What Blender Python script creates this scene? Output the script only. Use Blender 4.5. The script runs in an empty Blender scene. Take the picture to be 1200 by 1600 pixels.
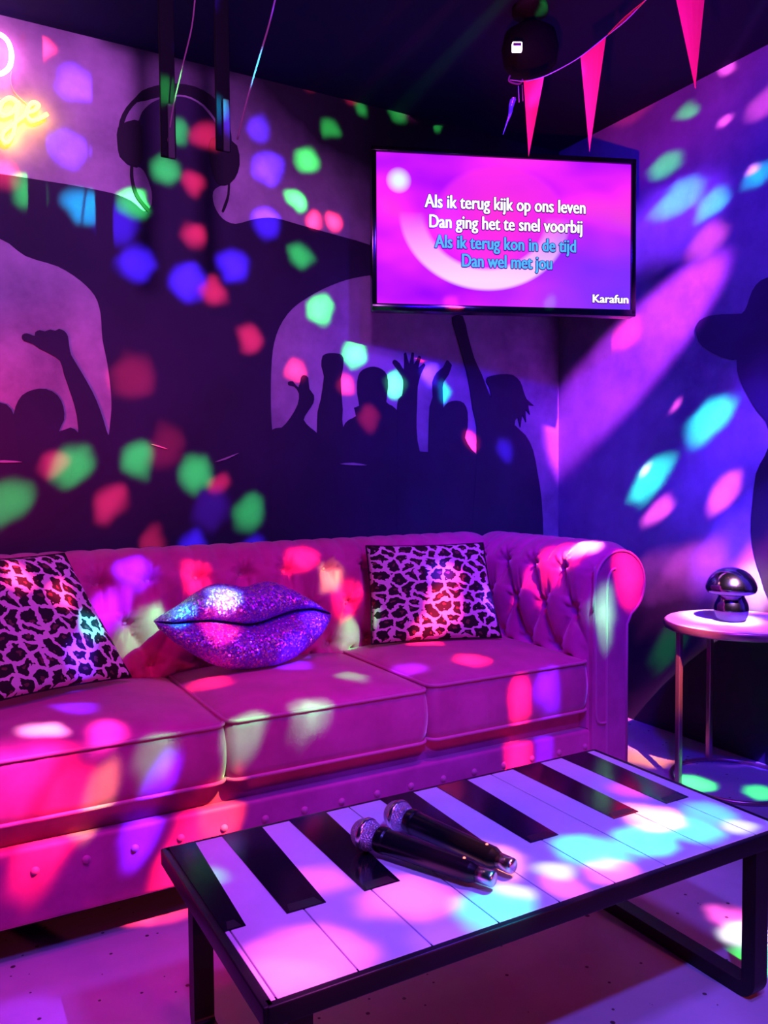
import bpy, bmesh, math, random
from mathutils import Vector, Matrix
random.seed(7)
PI = math.pi
SC = bpy.context.scene
COL = SC.collection

# ------------------------------------------------------------------ camera
CAM_Z = 1.10
F_PX, YAW, PITCH, ROLL = 1276.7, math.radians(29.417), math.radians(-2.563), math.radians(-0.433)
FW = Vector((math.sin(YAW)*math.cos(PITCH), math.cos(YAW)*math.cos(PITCH), math.sin(PITCH)))
_r = Vector((math.cos(YAW), -math.sin(YAW), 0)); _u = _r.cross(FW)
R2 = _r*math.cos(ROLL) + _u*math.sin(ROLL)
U2 = -_r*math.sin(ROLL) + _u*math.cos(ROLL)
ORG = Vector((0, 0, CAM_Z))
cd = bpy.data.cameras.new('camera'); cam = bpy.data.objects.new('camera', cd); COL.objects.link(cam)
cd.sensor_fit = 'VERTICAL'; cd.sensor_height = 32.0; cd.lens = 32.0*F_PX/1600.0
cd.clip_start = 0.02
m = Matrix((R2, U2, -FW)).transposed().to_4x4(); m.translation = ORG
cam.matrix_world = m
SC.camera = cam

# measuring aids: turn a place in the photograph into a point on a real plane of the room
def ray(px, py): return FW + R2*((px-600)/F_PX) + U2*((800-py)/F_PX)
def onz(px, py, z): d = ray(px, py); return ORG + d*((z-ORG.z)/d.z)
def ony(px, py, y): d = ray(px, py); return ORG + d*(y/d.y)
def onx(px, py, x): d = ray(px, py); return ORG + d*(x/d.x)

# ------------------------------------------------------------------ colour, exposure, world
SC.view_settings.view_transform = 'Standard'
SC.view_settings.look = 'None'
SC.view_settings.gamma = 1.0
SC.view_settings.exposure = 0.0
SC.view_settings.use_curve_mapping = False
SC.cycles.use_denoising = True
SC.cycles.max_bounces = 5
SC.cycles.sample_clamp_indirect = 4.0
w = bpy.data.worlds.new('world'); SC.world = w; w.use_nodes = True
w.node_tree.nodes['Background'].inputs[0].default_value = (0.10, 0.02, 0.25, 1)
w.node_tree.nodes['Background'].inputs[1].default_value = 0.02

WX, WY, CZ = 2.74, 3.10, 2.665      # right wall, back wall, ceiling
WL, WF = -2.2, -2.0                # left wall, wall behind the camera

# ------------------------------------------------------------------ lights
def area(name, loc, aim, sx, sy, col, power, spread=180):
    l = bpy.data.lights.new(name, 'AREA'); l.shape = 'RECTANGLE'; l.size = sx; l.size_y = sy
    l.color = col; l.energy = power; l.spread = math.radians(spread)
    o = bpy.data.objects.new(name, l); COL.objects.link(o); o.location = loc
    o.rotation_euler = (Vector(aim)-Vector(loc)).to_track_quat('-Z', 'Y').to_euler(); return o
def spot(name, loc, aim, ang, col, power, blend=0.6, rad=0.03):
    l = bpy.data.lights.new(name, 'SPOT'); l.spot_size = math.radians(ang); l.spot_blend = blend
    l.color = col; l.energy = power; l.shadow_soft_size = rad
    o = bpy.data.objects.new(name, l); COL.objects.link(o); o.location = loc
    o.rotation_euler = (Vector(aim)-Vector(loc)).to_track_quat('-Z', 'Y').to_euler(); return o

spot('magenta_sofa_wash', (0.35, 1.35, 2.62), (0.40, 2.30, 0.45), 50, (1.0, 0.0, 0.42), 60, 0.8, 0.10)
spot('magenta_sofa_wash', (1.45, 1.35, 2.62), (1.48, 2.30, 0.45), 50, (1.0, 0.0, 0.64), 54, 0.8, 0.10)
spot('magenta_floor_fill', (-0.1, 0.95, 2.6), (0.05, 1.45, 0.0), 42, (0.62, 0.03, 1.0), 120, 0.9, 0.10)  # unseen lamp placed to brighten the floor at the left
spot('warm_floor_fill', (1.6, -1.0, 0.8), (1.05, 1.2, 0.0), 52, (1.0, 0.08, 0.20), 58, 0.8, 0.05)  # added behind the camera to brighten the floor under the table
spot('magenta_mural_wash', (0.45, 0.9, 2.60), (0.40, 3.1, 2.15), 78, (0.70, 0.14, 0.95), 150, 1.0, 0.10)
spot('blue_mural_fill', (1.45, 1.3, 2.45), (2.15, 3.1, 1.30), 62, (0.16, 0.03, 1.0), 75, 1.0, 0.06)  # unseen fill added for blue on the right part of the mural
area('violet_ceiling_wash', (1.3, 0.5, 2.64), (1.1, 1.2, 0.3), 0.3, 0.3, (0.18, 0.07, 1.0), 22, 120)
spot('blue_corner_wash', (0.9, 0.6, 2.55), (2.74, 2.05, 1.50), 76, (0.02, 0.0, 1.0), 340, 0.9, 0.08)
spot('violet_beam', (2.30, 1.16, 2.60), (2.74, 2.58, 1.64), 13, (0.62, 0.05, 1.0), 1500, 0.6, 0.02)
spot('red_pennant_fill', (-0.2, 0.1, 0.45), (1.83, 1.82, 2.26), 19, (1.0, 0.03, 0.08), 420, 0.8, 0.04)  # unseen fill added low down to redden the pennants
spot('red_mural_wash', (-0.75, 2.45, 1.0), (0.24, 3.10, 1.22), 44, (1.0, 0.0, 0.10), 90, 1.0)
spot('table_wash', (0.35, -0.1, 2.5), (1.15, 1.3, 0.3), 34, (0.14, 0.08, 1.0), 240, 0.8, 0.05)

# the disco lamp: one lamp at the ceiling that throws coloured spots through its lenses
DISCO = Vector((1.50, 0.42, 2.62))
G, RD, B = (0.05, 1.0, 0.12), (1.0, 0.03, 0.10), (0.08, 0.02, 1.0)
CY, WH, PK, OR, VI, YE = (0.0, 0.75, 1.0), (0.9, 1.0, 0.85), (1.0, 0.10, 0.60), (1.0, 0.25, 0.05), (0.22, 0.03, 1.0), (0.7, 0.9, 0.15)
def k(c, s): return tuple(x*s for x in c)
DOTS = []
def dots(surf, val, lst, soft=1.22, gain=1.0):
    for (px, py, r, c, s) in lst:
        p = {'x': onx, 'y': ony, 'z': onz}[surf](px, py, val)
        rm = r*(p-ORG).dot(FW)/F_PX
        d = (p-DISCO); dist = d.length
        n = d.normalized()
        DOTS.append((n, rm/dist, k(c, gain*s*dist*dist), soft))
dots('y', WY, [
 (45,300,25,G,1),(130,322,28,CY,1.1),(208,320,22,G,1),(258,268,20,G,.9),(275,205,20,G,.7),(112,728,28,G,1),(84,726,20,RD,1),
 (213,715,25,G,1),(307,742,26,G,1),(388,802,25,G,.8),(12,785,32,G,.8),(470,400,20,G,.9),(500,483,22,G,.6),(553,552,20,G,.6),
 (617,600,18,G,.6),(478,248,20,G,.6),(515,200,15,G,.6),(622,173,16,G,.6),(682,192,12,G,.6),(463,313,16,G,.8),(565,172,12,G,.5),
 (692,610,14,CY,.4),(792,573,12,G,.5),
 (305,368,20,RD,1),(320,212,24,RD,.8),(300,285,20,RD,1),(335,456,21,RD,1),(390,530,22,RD,1),(172,790,25,RD,1),(205,590,34,RD,.35),
 (340,757,17,RD,.8),(463,580,17,RD,.45),(540,602,15,RD,.45),(655,545,12,RD,.5),(735,688,14,RD,.5),(577,655,18,RD,.4),(60,70,18,RD,.9),
 (5,275,22,RD,.9),(520,345,15,RD,.7),(490,345,13,RD,.7),(557,368,12,RD,.8),(485,130,14,RD,.3),(550,155,12,RD,.4),(260,700,30,RD,.25),
 (210,410,28,B,1.2),(293,440,28,B,1.6),(365,415,24,B,1.4),(120,132,26,B,.6),(105,235,28,B,.5),(420,262,26,B,.6),(405,200,20,B,.4),(415,350,24,B,1),
 (670,586,18,B,.9),(788,705,16,B,.7),(298,860,22,B,1),(395,862,20,B,1),(640,400,30,B,.4),(180,350,30,B,.6),(330,800,30,VI,.2),
 (40,15,20,G,.7),(122,20,22,G,.8),(640,150,34,PK,.12),(675,125,20,PK,.15),(235,845,20,RD,.6)])
dots('x', WX, [
 (1110,655,27,CY,.7),(1110,655,24,G,.7),(1017,750,22,CY,.5),(1017,750,22,G,.6),(1133,767,19,PK,1.1),(1030,795,16,PK,.8),(1062,310,26,CY,.5),
 (1112,318,20,CY,.6),(1130,90,12,CY,.5),(1075,172,12,G,.4),(1138,105,9,PK,.8),(1190,165,20,PK,.3),(1185,272,16,CY,.5),(978,522,20,RD,.8),
 (1039,1013,20,G,.5),(1052,635,6,PK,1.2),(1010,736,5,WH,1),(1130,190,7,PK,1),(1175,268,8,PK,.9),(1165,850,60,B,.9),(1050,345,60,VI,.5),
 (1155,700,80,B,.3),(1180,640,70,VI,.15),(1045,255,18,G,.3),(1105,375,22,PK,.4),(1180,920,52,PK,.9),(1165,935,36,WH,.7),(1070,915,46,PK,.35),
 (1010,912,34,PK,.18),(990,170,22,RD,.12),(1130,30,60,VI,.3)])
dots('y', 2.55, [(212,1005,36,G,.5),(232,985,22,G,.4),(305,902,24,RD,.6),(515,905,22,YE,.5),(535,945,24,RD,.7),(540,1005,22,G,.7),(214,890,28,B,1),
 (475,868,24,RD,.5),(165,960,30,VI,.5)])
dots('z', .52, [(72,1132,26,WH,.9),(225,1148,24,YE,.5),(555,1056,22,G,.5),(495,1092,28,G,.5),(330,1060,26,RD,.5),(735,1032,26,RD,.8),
 (180,1130,34,PK,.5),(60,1165,50,PK,.15),(450,1040,30,B,.5),(120,1105,30,B,.5),(640,1040,26,VI,.4)])
dots('y', 1.97, [(235,1190,28,G,.4),(375,1155,30,G,.6),(242,1230,26,B,1),(492,1118,24,G,.5),(808,1100,24,RD,1),(852,1085,26,B,.8),(808,1185,24,RD,1),
 (60,1230,50,RD,.25),(85,1290,40,RD,.6),(100,1270,36,RD,.25),(222,1302,26,B,1),(345,1270,34,OR,.55),(265,1370,26,RD,.7),(848,1175,20,B,.5),
 (942,955,25,G,.9),(942,985,20,G,.7),(978,905,30,RD,.9),(70,1330,40,RD,.3),(20,1200,60,PK,.12)])
dots('x', 1.93, [(905,868,20,WH,1.2),(815,960,24,RD,.6),(850,940,28,RD,.6)])
dots('y', 2.36, [(685,960,28,RD,.9),(700,905,22,RD,.4),(690,890,22,B,.8),(757,960,24,B,.8),(660,1000,24,RD,.7),(345,942,26,CY,.8),(345,942,24,WH,.5),
 (282,962,20,CY,.9),(332,1000,30,RD,.9),(12,918,24,RD,.9),(95,928,24,RD,.8),(140,985,22,CY,.4),(105,1050,28,B,.6),(480,990,26,B,.7)])
dots('z', .356, [(480,1500,60,PK,.9),(440,1530,40,PK,.6),(640,1400,46,PK,.9),(500,1375,30,PK,.4),(770,1420,40,CY,.9),(1010,1312,32,CY,1.2),(925,1330,36,CY,1),(1075,1295,30,CY,1),
 (1155,1292,18,WH,.5),(955,1362,26,PK,.9),(870,1360,19,WH,.5),(885,1385,24,PK,.6),(800,1392,18,WH,.5),(1110,1270,26,CY,.5),(320,1370,22,G,.35),(985,1235,20,RD,.4),(700,1470,40,VI,.5)], 1.9, .26)
dots('z', .58, [(1100,968,62,PK,.55),(1180,975,50,VI,.6)], 1.6)  # added spots that brighten the side tabletop
dots('x', 2.42, [(1146,912,46,WH,.55)], 1.4)  # added white spot that lights up the mushroom lamp
dots('z', 0.0, [(940,1485,44,OR,.55),(640,1590,60,OR,.3),(250,1412,44,RD,.9),(1007,1182,34,OR,.5),(1085,1224,26,G,.9),(1165,1460,34,WH,.5),(1195,1500,40,G,.5),
 (1140,1435,30,PK,.5),(1190,1190,24,B,1.2),(60,1590,60,VI,.15),(1190,1240,24,G,.5)], 1.4, .7)
def disco_lamp(DOTS):
    l = bpy.data.lights.new('disco_lamp', 'POINT'); l.shadow_soft_size = 0.012; l.energy = 1.0; l.color = (1, 1, 1)
    o = bpy.data.objects.new('disco_lamp', l); COL.objects.link(o); o.location = DISCO
    l.use_nodes = True; nt = l.node_tree; nt.nodes.clear()
    out = nt.nodes.new('ShaderNodeOutputLight'); em = nt.nodes.new('ShaderNodeEmission')
    nt.links.new(em.outputs[0], out.inputs[0])
    tc = nt.nodes.new('ShaderNodeTexCoord')
    nz = nt.nodes.new('ShaderNodeTexNoise'); nz.inputs['Scale'].default_value = 38; nz.inputs['Detail'].default_value = 1
    nt.links.new(tc.outputs['Normal'], nz.inputs['Vector'])
    w1 = nt.nodes.new('ShaderNodeVectorMath'); w1.operation = 'MULTIPLY_ADD'; nt.links.new(nz.outputs['Color'], w1.inputs[0])
    w1.inputs[1].default_value = (.022,)*3; w1.inputs[2].default_value = (-.011,)*3
    w2 = nt.nodes.new('ShaderNodeVectorMath'); w2.operation = 'ADD'; nt.links.new(w1.outputs[0], w2.inputs[0]); nt.links.new(tc.outputs['Normal'], w2.inputs[1])
    w3 = nt.nodes.new('ShaderNodeVectorMath'); w3.operation = 'NORMALIZE'; nt.links.new(w2.outputs[0], w3.inputs[0])
    acc = None
    for n, a, c, so in DOTS:
        dp = nt.nodes.new('ShaderNodeVectorMath'); dp.operation = 'DOT_PRODUCT'
        nt.links.new(w3.outputs[0], dp.inputs[0]); dp.inputs[1].default_value = n
        mr = nt.nodes.new('ShaderNodeMapRange'); mr.interpolation_type = 'SMOOTHSTEP'
        mr.inputs['From Min'].default_value = math.cos(a*so); mr.inputs['From Max'].default_value = math.cos(a*0.12)
        nt.links.new(dp.outputs['Value'], mr.inputs['Value'])
        ma = nt.nodes.new('ShaderNodeVectorMath'); ma.operation = 'MULTIPLY_ADD'
        nt.links.new(mr.outputs[0], ma.inputs[0]); ma.inputs[1].default_value = c
        if acc: nt.links.new(acc, ma.inputs[2])
        else: ma.inputs[2].default_value = (0, 0, 0)
        acc = ma.outputs[0]
    nt.links.new(acc, em.inputs['Color']); em.inputs['Strength'].default_value = DISCO_POWER
    return o
DISCO_POWER = 480.0
for _i in range(0, len(DOTS), 60): disco_lamp(DOTS[_i:_i+60])   # each lens head carries sixty lenses

# ------------------------------------------------------------------ materials
def mat(name, col, rough=.6, metal=0., spec=.5, emit=None, estr=0., sheen=0., coat=0.):
    M = bpy.data.materials.new(name); M.use_nodes = True
    b = M.node_tree.nodes['Principled BSDF']
    b.inputs['Base Color'].default_value = (*col, 1); b.inputs['Roughness'].default_value = rough
    b.inputs['Metallic'].default_value = metal; b.inputs['Specular IOR Level'].default_value = spec
    if emit: b.inputs['Emission Color'].default_value = (*emit, 1); b.inputs['Emission Strength'].default_value = estr
    if sheen: b.inputs['Sheen Weight'].default_value = sheen; b.inputs['Sheen Roughness'].default_value = .4
    if coat: b.inputs['Coat Weight'].default_value = coat; b.inputs['Coat Roughness'].default_value = .08
    return M
def N(M, t, **kw):
    n = M.node_tree.nodes.new(t)
    for a, v in kw.items(): setattr(n, a, v)
    return n
def LK(M, a, b): M.node_tree.links.new(a, b)
def BS(M): return M.node_tree.nodes['Principled BSDF']
def ramp(M, src, stops, interp='LINEAR'):
    r = N(M, 'ShaderNodeValToRGB'); r.color_ramp.interpolation = interp
    e = r.color_ramp.elements
    while len(e) < len(stops): e.new(.5)
    for el, (p, c) in zip(e, stops): el.position = p; el.color = (*c, 1)
    LK(M, src, r.inputs[0]); return r.outputs[0]
def noise(M, scale, detail=4, rough=.5, coord='Object', vec=None):
    tc = N(M, 'ShaderNodeTexCoord'); n = N(M, 'ShaderNodeTexNoise')
    n.inputs['Scale'].default_value = scale; n.inputs['Detail'].default_value = detail; n.inputs['Roughness'].default_value = rough
    LK(M, vec if vec else tc.outputs[coord], n.inputs['Vector']); return n.outputs['Fac']
def bump(M, h, strength=.3, dist=.01):
    b = N(M, 'ShaderNodeBump'); b.inputs['Strength'].default_value = strength; b.inputs['Distance'].default_value = dist
    LK(M, h, b.inputs['Height']); LK(M, b.outputs[0], BS(M).inputs['Normal'])

MV = mat('pink_velvet', (.80, .20, .50), .62, sheen=.8)
LK(MV, ramp(MV, noise(MV, 7, 6, .6), [(.3, (.54, .035, .27)), (.7, (.78, .085, .42))]), BS(MV).inputs['Base Color'])
bump(MV, noise(MV, 60, 3), .12, .004)
M_PIPE = mat('velvet_piping', (.72, .14, .42), .6, sheen=.3)
M_BTN = mat('velvet_button', (.70, .18, .42), .55, sheen=.4)
M_FOOT = mat('dark_sofa_foot', (.02, .015, .02), .4)
M_UNDER = mat('black_underside_cloth', (.006, .005, .006), .9)
M_MATT = mat('matt_black_metal', (.005, .004, .009), .8, spec=.08)
bump(M_MATT, noise(M_MATT, 90, 2), .05, .001)
M_BLACK = mat('black_steel', (.006, .005, .010), .42, spec=.3)
bump(M_BLACK, noise(M_BLACK, 90, 2), .05, .001)
M_WKEY = mat('white_lacquer_key', (.80, .80, .84), .28, coat=.15)
LK(M_WKEY, ramp(M_WKEY, noise(M_WKEY, 12, 3), [(.3, (.76, .76, .80)), (.7, (.84, .84, .88))]), BS(M_WKEY).inputs['Base Color'])
M_BKEY = mat('black_gloss_key', (.005, .004, .008), .14, spec=.3)
M_BKEYF = mat('black_key_front', (.018, .012, .02), .3, spec=.3)
M_MICB = mat('microphone_black', (.005, .004, .007), .27, spec=.35)
M_MICG = mat('microphone_grille', (.62, .52, .68), .34, metal=.9)
_tc = N(M_MICG, 'ShaderNodeTexCoord'); _v = N(M_MICG, 'ShaderNodeTexVoronoi'); _v.inputs['Scale'].default_value = 330
LK(M_MICG, _tc.outputs['Object'], _v.inputs['Vector']); bump(M_MICG, _v.outputs['Distance'], .9, .003)
M_STEEL = mat('brushed_steel', (.65, .62, .66), .25, metal=1)
bump(M_STEEL, noise(M_STEEL, 120, 2), .05, .001)
M_LED = mat('red_led', (.4, .02, .02), .3, emit=(1, .12, .08), estr=5)
M_COPPER = mat('rose_metal', (.62, .30, .34), .30, metal=.85)
bump(M_COPPER, noise(M_COPPER, 80, 2), .04, .001)
M_TTOP = mat('pale_tabletop', (.80, .76, .80), .16)
LK(M_TTOP, ramp(M_TTOP, noise(M_TTOP, 6, 5, .6), [(.35, (.62, .56, .62)), (.65, (.86, .82, .86))]), BS(M_TTOP).inputs['Base Color'])
M_CHROME = mat('smoky_mirror_glass', (.55, .42, .56), .13, metal=1)
LK(M_CHROME, ramp(M_CHROME, noise(M_CHROME, 9, 3), [(.35, (.60, .48, .62)), (.7, (.92, .78, .84))]), BS(M_CHROME).inputs['Base Color'])
M_TVB = mat('glossy_black_plastic', (.006, .006, .008), .14)
M_PEN = mat('pink_felt', (.88, .06, .055), .8)
bump(M_PEN, noise(M_PEN, 220, 2), .15, .001)
M_CORD = mat('pale_cord', (.55, .45, .5), .7)
M_DCORD = mat('dark_cord', (.20, .08, .14), .8)
M_RIB = mat('blue_glint_ribbon', (.35, .38, .95), .25, metal=.5)  # blue glint on the ribbon, put into its base colour
M_NP = mat('pink_neon', (1, .6, .9), .3, emit=(1.0, .22, .70), estr=18)
M_NY = mat('yellow_neon', (1, .8, .2), .3, emit=(1.0, .48, .03), estr=16)
M_GLINT = mat('glowing_glint', (.8, .8, .8), .3, emit=(1, .75, .85), estr=3)  # bright lens glint, put in as an emissive surface

# floor: poured concrete with small dark pits
M_FLOOR = mat('pitted_concrete', (.5, .5, .5), .45)
_n1 = noise(M_FLOOR, 2.5, 6, .6)
_c1 = ramp(M_FLOOR, _n1, [(.3, (.44, .40, .42)), (.7, (.62, .57, .60))])
_tc = N(M_FLOOR, 'ShaderNodeTexCoord'); _v = N(M_FLOOR, 'ShaderNodeTexVoronoi'); _v.inputs['Scale'].default_value = 34; _v.inputs['Randomness'].default_value = 1
LK(M_FLOOR, _tc.outputs['Object'], _v.inputs['Vector'])
_sz = N(M_FLOOR, 'ShaderNodeSeparateColor'); LK(M_FLOOR, _v.outputs['Color'], _sz.inputs[0])
_mm = N(M_FLOOR, 'ShaderNodeMath', operation='MULTIPLY_ADD'); LK(M_FLOOR, _sz.outputs[0], _mm.inputs[0]); _mm.inputs[1].default_value = .40; _mm.inputs[2].default_value = -.20
_lt = N(M_FLOOR, 'ShaderNodeMath', operation='LESS_THAN'); LK(M_FLOOR, _v.outputs['Distance'], _lt.inputs[0]); LK(M_FLOOR, _mm.outputs[0], _lt.inputs[1])
_mx = N(M_FLOOR, 'ShaderNodeMix', data_type='RGBA'); LK(M_FLOOR, _lt.outputs[0], _mx.inputs[0]); LK(M_FLOOR, _c1, _mx.inputs[6]); _mx.inputs[7].default_value = (.08, .05, .06, 1)
LK(M_FLOOR, _mx.outputs[2], BS(M_FLOOR).inputs['Base Color'])

M_CEIL = mat('navy_ceiling_paint', (.012, .012, .06), .9, spec=.1)
bump(M_CEIL, noise(M_CEIL, 30, 3), .1, .003)
M_DWALL = mat('dark_wall_paint', (.03, .02, .04), .8)
bump(M_DWALL, noise(M_DWALL, 30, 3), .1, .003)

# printed wallpaper, pale smoky clouds, optionally darkened by a gradient in the base colour
def smoky(name, lo, hi, scale, grad=None):
    M = mat(name, hi, .7)
    a = noise(M, scale, 8, .62)
    c = ramp(M, a, [(.32, lo), (.68, hi)])
    if grad:
        tc = N(M, 'ShaderNodeTexCoord'); sp = N(M, 'ShaderNodeSeparateXYZ'); LK(M, tc.outputs['Object'], sp.inputs[0])
        g = grad(M, sp)
        mx = N(M, 'ShaderNodeMix', data_type='RGBA'); mx.blend_type = 'MULTIPLY'; mx.inputs[0].default_value = 1
        LK(M, c, mx.inputs[6]); LK(M, g, mx.inputs[7]); c = mx.outputs[2]
    LK(M, c, BS(M).inputs['Base Color'])
    return M
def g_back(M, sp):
    # value = 1.0 in the left and the low middle, falling with x + height
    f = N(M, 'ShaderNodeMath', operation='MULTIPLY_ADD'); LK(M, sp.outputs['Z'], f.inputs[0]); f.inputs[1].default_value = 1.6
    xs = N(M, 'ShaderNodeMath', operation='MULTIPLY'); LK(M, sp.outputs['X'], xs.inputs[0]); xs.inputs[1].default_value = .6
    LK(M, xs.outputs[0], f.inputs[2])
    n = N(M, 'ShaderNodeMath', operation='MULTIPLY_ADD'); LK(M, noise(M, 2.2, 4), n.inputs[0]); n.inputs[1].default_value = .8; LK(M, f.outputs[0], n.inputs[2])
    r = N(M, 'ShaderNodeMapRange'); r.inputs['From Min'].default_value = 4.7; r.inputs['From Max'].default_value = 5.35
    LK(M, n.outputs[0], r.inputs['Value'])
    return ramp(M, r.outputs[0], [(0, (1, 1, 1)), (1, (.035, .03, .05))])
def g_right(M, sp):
    # base colour darkens into a floor-level band with a cloudy upper edge
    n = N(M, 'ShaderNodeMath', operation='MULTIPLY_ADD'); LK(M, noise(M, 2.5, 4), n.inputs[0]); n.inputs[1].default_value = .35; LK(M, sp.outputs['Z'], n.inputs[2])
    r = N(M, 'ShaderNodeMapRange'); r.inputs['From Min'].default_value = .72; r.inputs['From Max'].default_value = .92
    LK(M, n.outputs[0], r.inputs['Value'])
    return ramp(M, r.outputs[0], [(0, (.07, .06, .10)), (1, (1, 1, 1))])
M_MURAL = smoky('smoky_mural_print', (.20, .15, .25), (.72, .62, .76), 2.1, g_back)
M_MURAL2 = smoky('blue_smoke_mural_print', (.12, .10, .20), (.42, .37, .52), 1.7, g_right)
M_SIL = mat('mural_dark_ink', (.030, .018, .034), .75)
LK(M_SIL, ramp(M_SIL, noise(M_SIL, 3, 6), [(.3, (.020, .009, .050)), (.7, (.036, .018, .085))]), BS(M_SIL).inputs['Base Color'])
M_SIL2 = mat('mural_headphone_ink', (.010, .005, .022), .7)
M_HI = mat('mural_pale_ink', (.45, .38, .5), .7)

# leopard cloth
def leopard():
    M = mat('leopard_cloth', (.85, .75, .85), .75)
    tc = N(M, 'ShaderNodeTexCoord')
    nz = N(M, 'ShaderNodeTexNoise'); nz.inputs['Scale'].default_value = 9; nz.inputs['Detail'].default_value = 3
    LK(M, tc.outputs['UV'], nz.inputs['Vector'])
    off = N(M, 'ShaderNodeVectorMath', operation='MULTIPLY_ADD'); LK(M, nz.outputs['Color'], off.inputs[0]); off.inputs[1].default_value = (.15, .15, 0); LK(M, tc.outputs['UV'], off.inputs[2])
    v = N(M, 'ShaderNodeTexVoronoi'); v.voronoi_dimensions = '2D'; v.inputs['Scale'].default_value = 9.0; v.inputs['Randomness'].default_value = .85
    LK(M, off.outputs[0], v.inputs['Vector'])
    v2 = N(M, 'ShaderNodeTexVoronoi'); v2.voronoi_dimensions = '2D'; v2.feature = 'DISTANCE_TO_EDGE'; v2.inputs['Scale'].default_value = 9.0; v2.inputs['Randomness'].default_value = .85
    LK(M, off.outputs[0], v2.inputs['Vector'])
    n2 = N(M, 'ShaderNodeTexNoise'); n2.inputs['Scale'].default_value = 22; LK(M, tc.outputs['UV'], n2.inputs['Vector'])
    # black where distance to the cell edge is > t (blob), pale gaps between blobs
    e = N(M, 'ShaderNodeMath', operation='MULTIPLY_ADD'); LK(M, n2.outputs['Fac'], e.inputs[0]); e.inputs[1].default_value = .34; LK(M, v2.outputs['Distance'], e.inputs[2])
    blob = N(M, 'ShaderNodeMath', operation='GREATER_THAN'); LK(M, e.outputs[0], blob.inputs[0]); blob.inputs[1].default_value = .305
    ci = N(M, 'ShaderNodeMath', operation='MULTIPLY_ADD'); LK(M, n2.outputs['Fac'], ci.inputs[0]); ci.inputs[1].default_value = .30; LK(M, v.outputs['Distance'], ci.inputs[2])
    inn = N(M, 'ShaderNodeMath', operation='LESS_THAN'); LK(M, ci.outputs[0], inn.inputs[0]); inn.inputs[1].default_value = .27
    m1 = N(M, 'ShaderNodeMix', data_type='RGBA'); LK(M, blob.outputs[0], m1.inputs[0]); m1.inputs[6].default_value = (.95, .88, .93, 1); m1.inputs[7].default_value = (.010, .008, .010, 1)
    m2 = N(M, 'ShaderNodeMix', data_type='RGBA'); LK(M, inn.outputs[0], m2.inputs[0]); LK(M, m1.outputs[2], m2.inputs[6]); m2.inputs[7].default_value = (.16, .06, .06, 1)
    LK(M, m2.outputs[2], BS(M).inputs['Base Color'])
    return M
M_LEO = leopard()
M_LEOB = mat('black_piping', (.01, .01, .01), .8)

def glitter():
    M = mat('purple_glitter', (.28, .08, .75), .35, metal=.6)
    tc = N(M, 'ShaderNodeTexCoord'); v = N(M, 'ShaderNodeTexVoronoi'); v.inputs['Scale'].default_value = 210
    LK(M, tc.outputs['Object'], v.inputs['Vector'])
    geo = N(M, 'ShaderNodeNewGeometry')
    a = N(M, 'ShaderNodeVectorMath', operation='MULTIPLY_ADD'); LK(M, v.outputs['Color'], a.inputs[0]); a.inputs[1].default_value = (1.1, 1.1, 1.1); a.inputs[2].default_value = (-.55, -.55, -.55)
    s = N(M, 'ShaderNodeVectorMath', operation='ADD'); LK(M, a.outputs[0], s.inputs[0]); LK(M, geo.outputs['Normal'], s.inputs[1])
    nn = N(M, 'ShaderNodeVectorMath', operation='NORMALIZE'); LK(M, s.outputs[0], nn.inputs[0]); LK(M, nn.outputs[0], BS(M).inputs['Normal'])
    sp = N(M, 'ShaderNodeSeparateColor'); LK(M, v.outputs['Color'], sp.inputs[0])
    c = ramp(M, sp.outputs[1], [(0, (.20, .05, .70)), (.72, (.38, .12, .95)), (.86, (.9, .55, 1.0)), (.95, (1, .9, 1))])
    LK(M, c, BS(M).inputs['Base Color'])
    return M
M_GLIT = glitter()
M_LIPSEAM = mat('lip_seam', (.05, .01, .12), .6)

# ------------------------------------------------------------------ building helpers
def props(o, label=None, cat=None, group=None, kind=None):
    if label: o['label'] = label
    if cat: o['category'] = cat
    if group: o['group'] = group
    if kind: o['kind'] = kind
    return o
def thing(name, label, cat, loc=(0, 0, 0), rot=(0, 0, 0), group=None):
    o = bpy.data.objects.new(name, None); COL.objects.link(o); o.location = loc; o.rotation_euler = rot
    o.empty_display_size = .05
    return props(o, label, cat, group)
def origin_of(p):
    v = Vector((0, 0, 0))
    while p: v += Vector(p.location); p = p.parent
    return v
def mk(name, vs, fs, ma, parent=None, smooth=True, world=True, uvs=None):
    """one mesh object; vs in room coordinates unless world=False (then in the parent's own)"""
    me = bpy.data.meshes.new(name)
    off = origin_of(parent) if (parent and world) else Vector((0, 0, 0))
    me.from_pydata([Vector(v)-off for v in vs], [], fs)
    if ma:
        for q in (ma if isinstance(ma, (list, tuple)) else [ma]): me.materials.append(q)
    for p in me.polygons: p.use_smooth = smooth
    if uvs:
        ul = me.uv_layers.new(name='UVMap')
        for lp in me.loops: ul.data[lp.index].uv = uvs[lp.vertex_index]
    me.update()
    bm = bmesh.new(); bm.from_mesh(me); bmesh.ops.recalc_face_normals(bm, faces=bm.faces); bm.to_mesh(me); bm.free()
    o = bpy.data.objects.new(name, me); COL.objects.link(o)
    if parent: o.parent = parent
    return o
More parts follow.
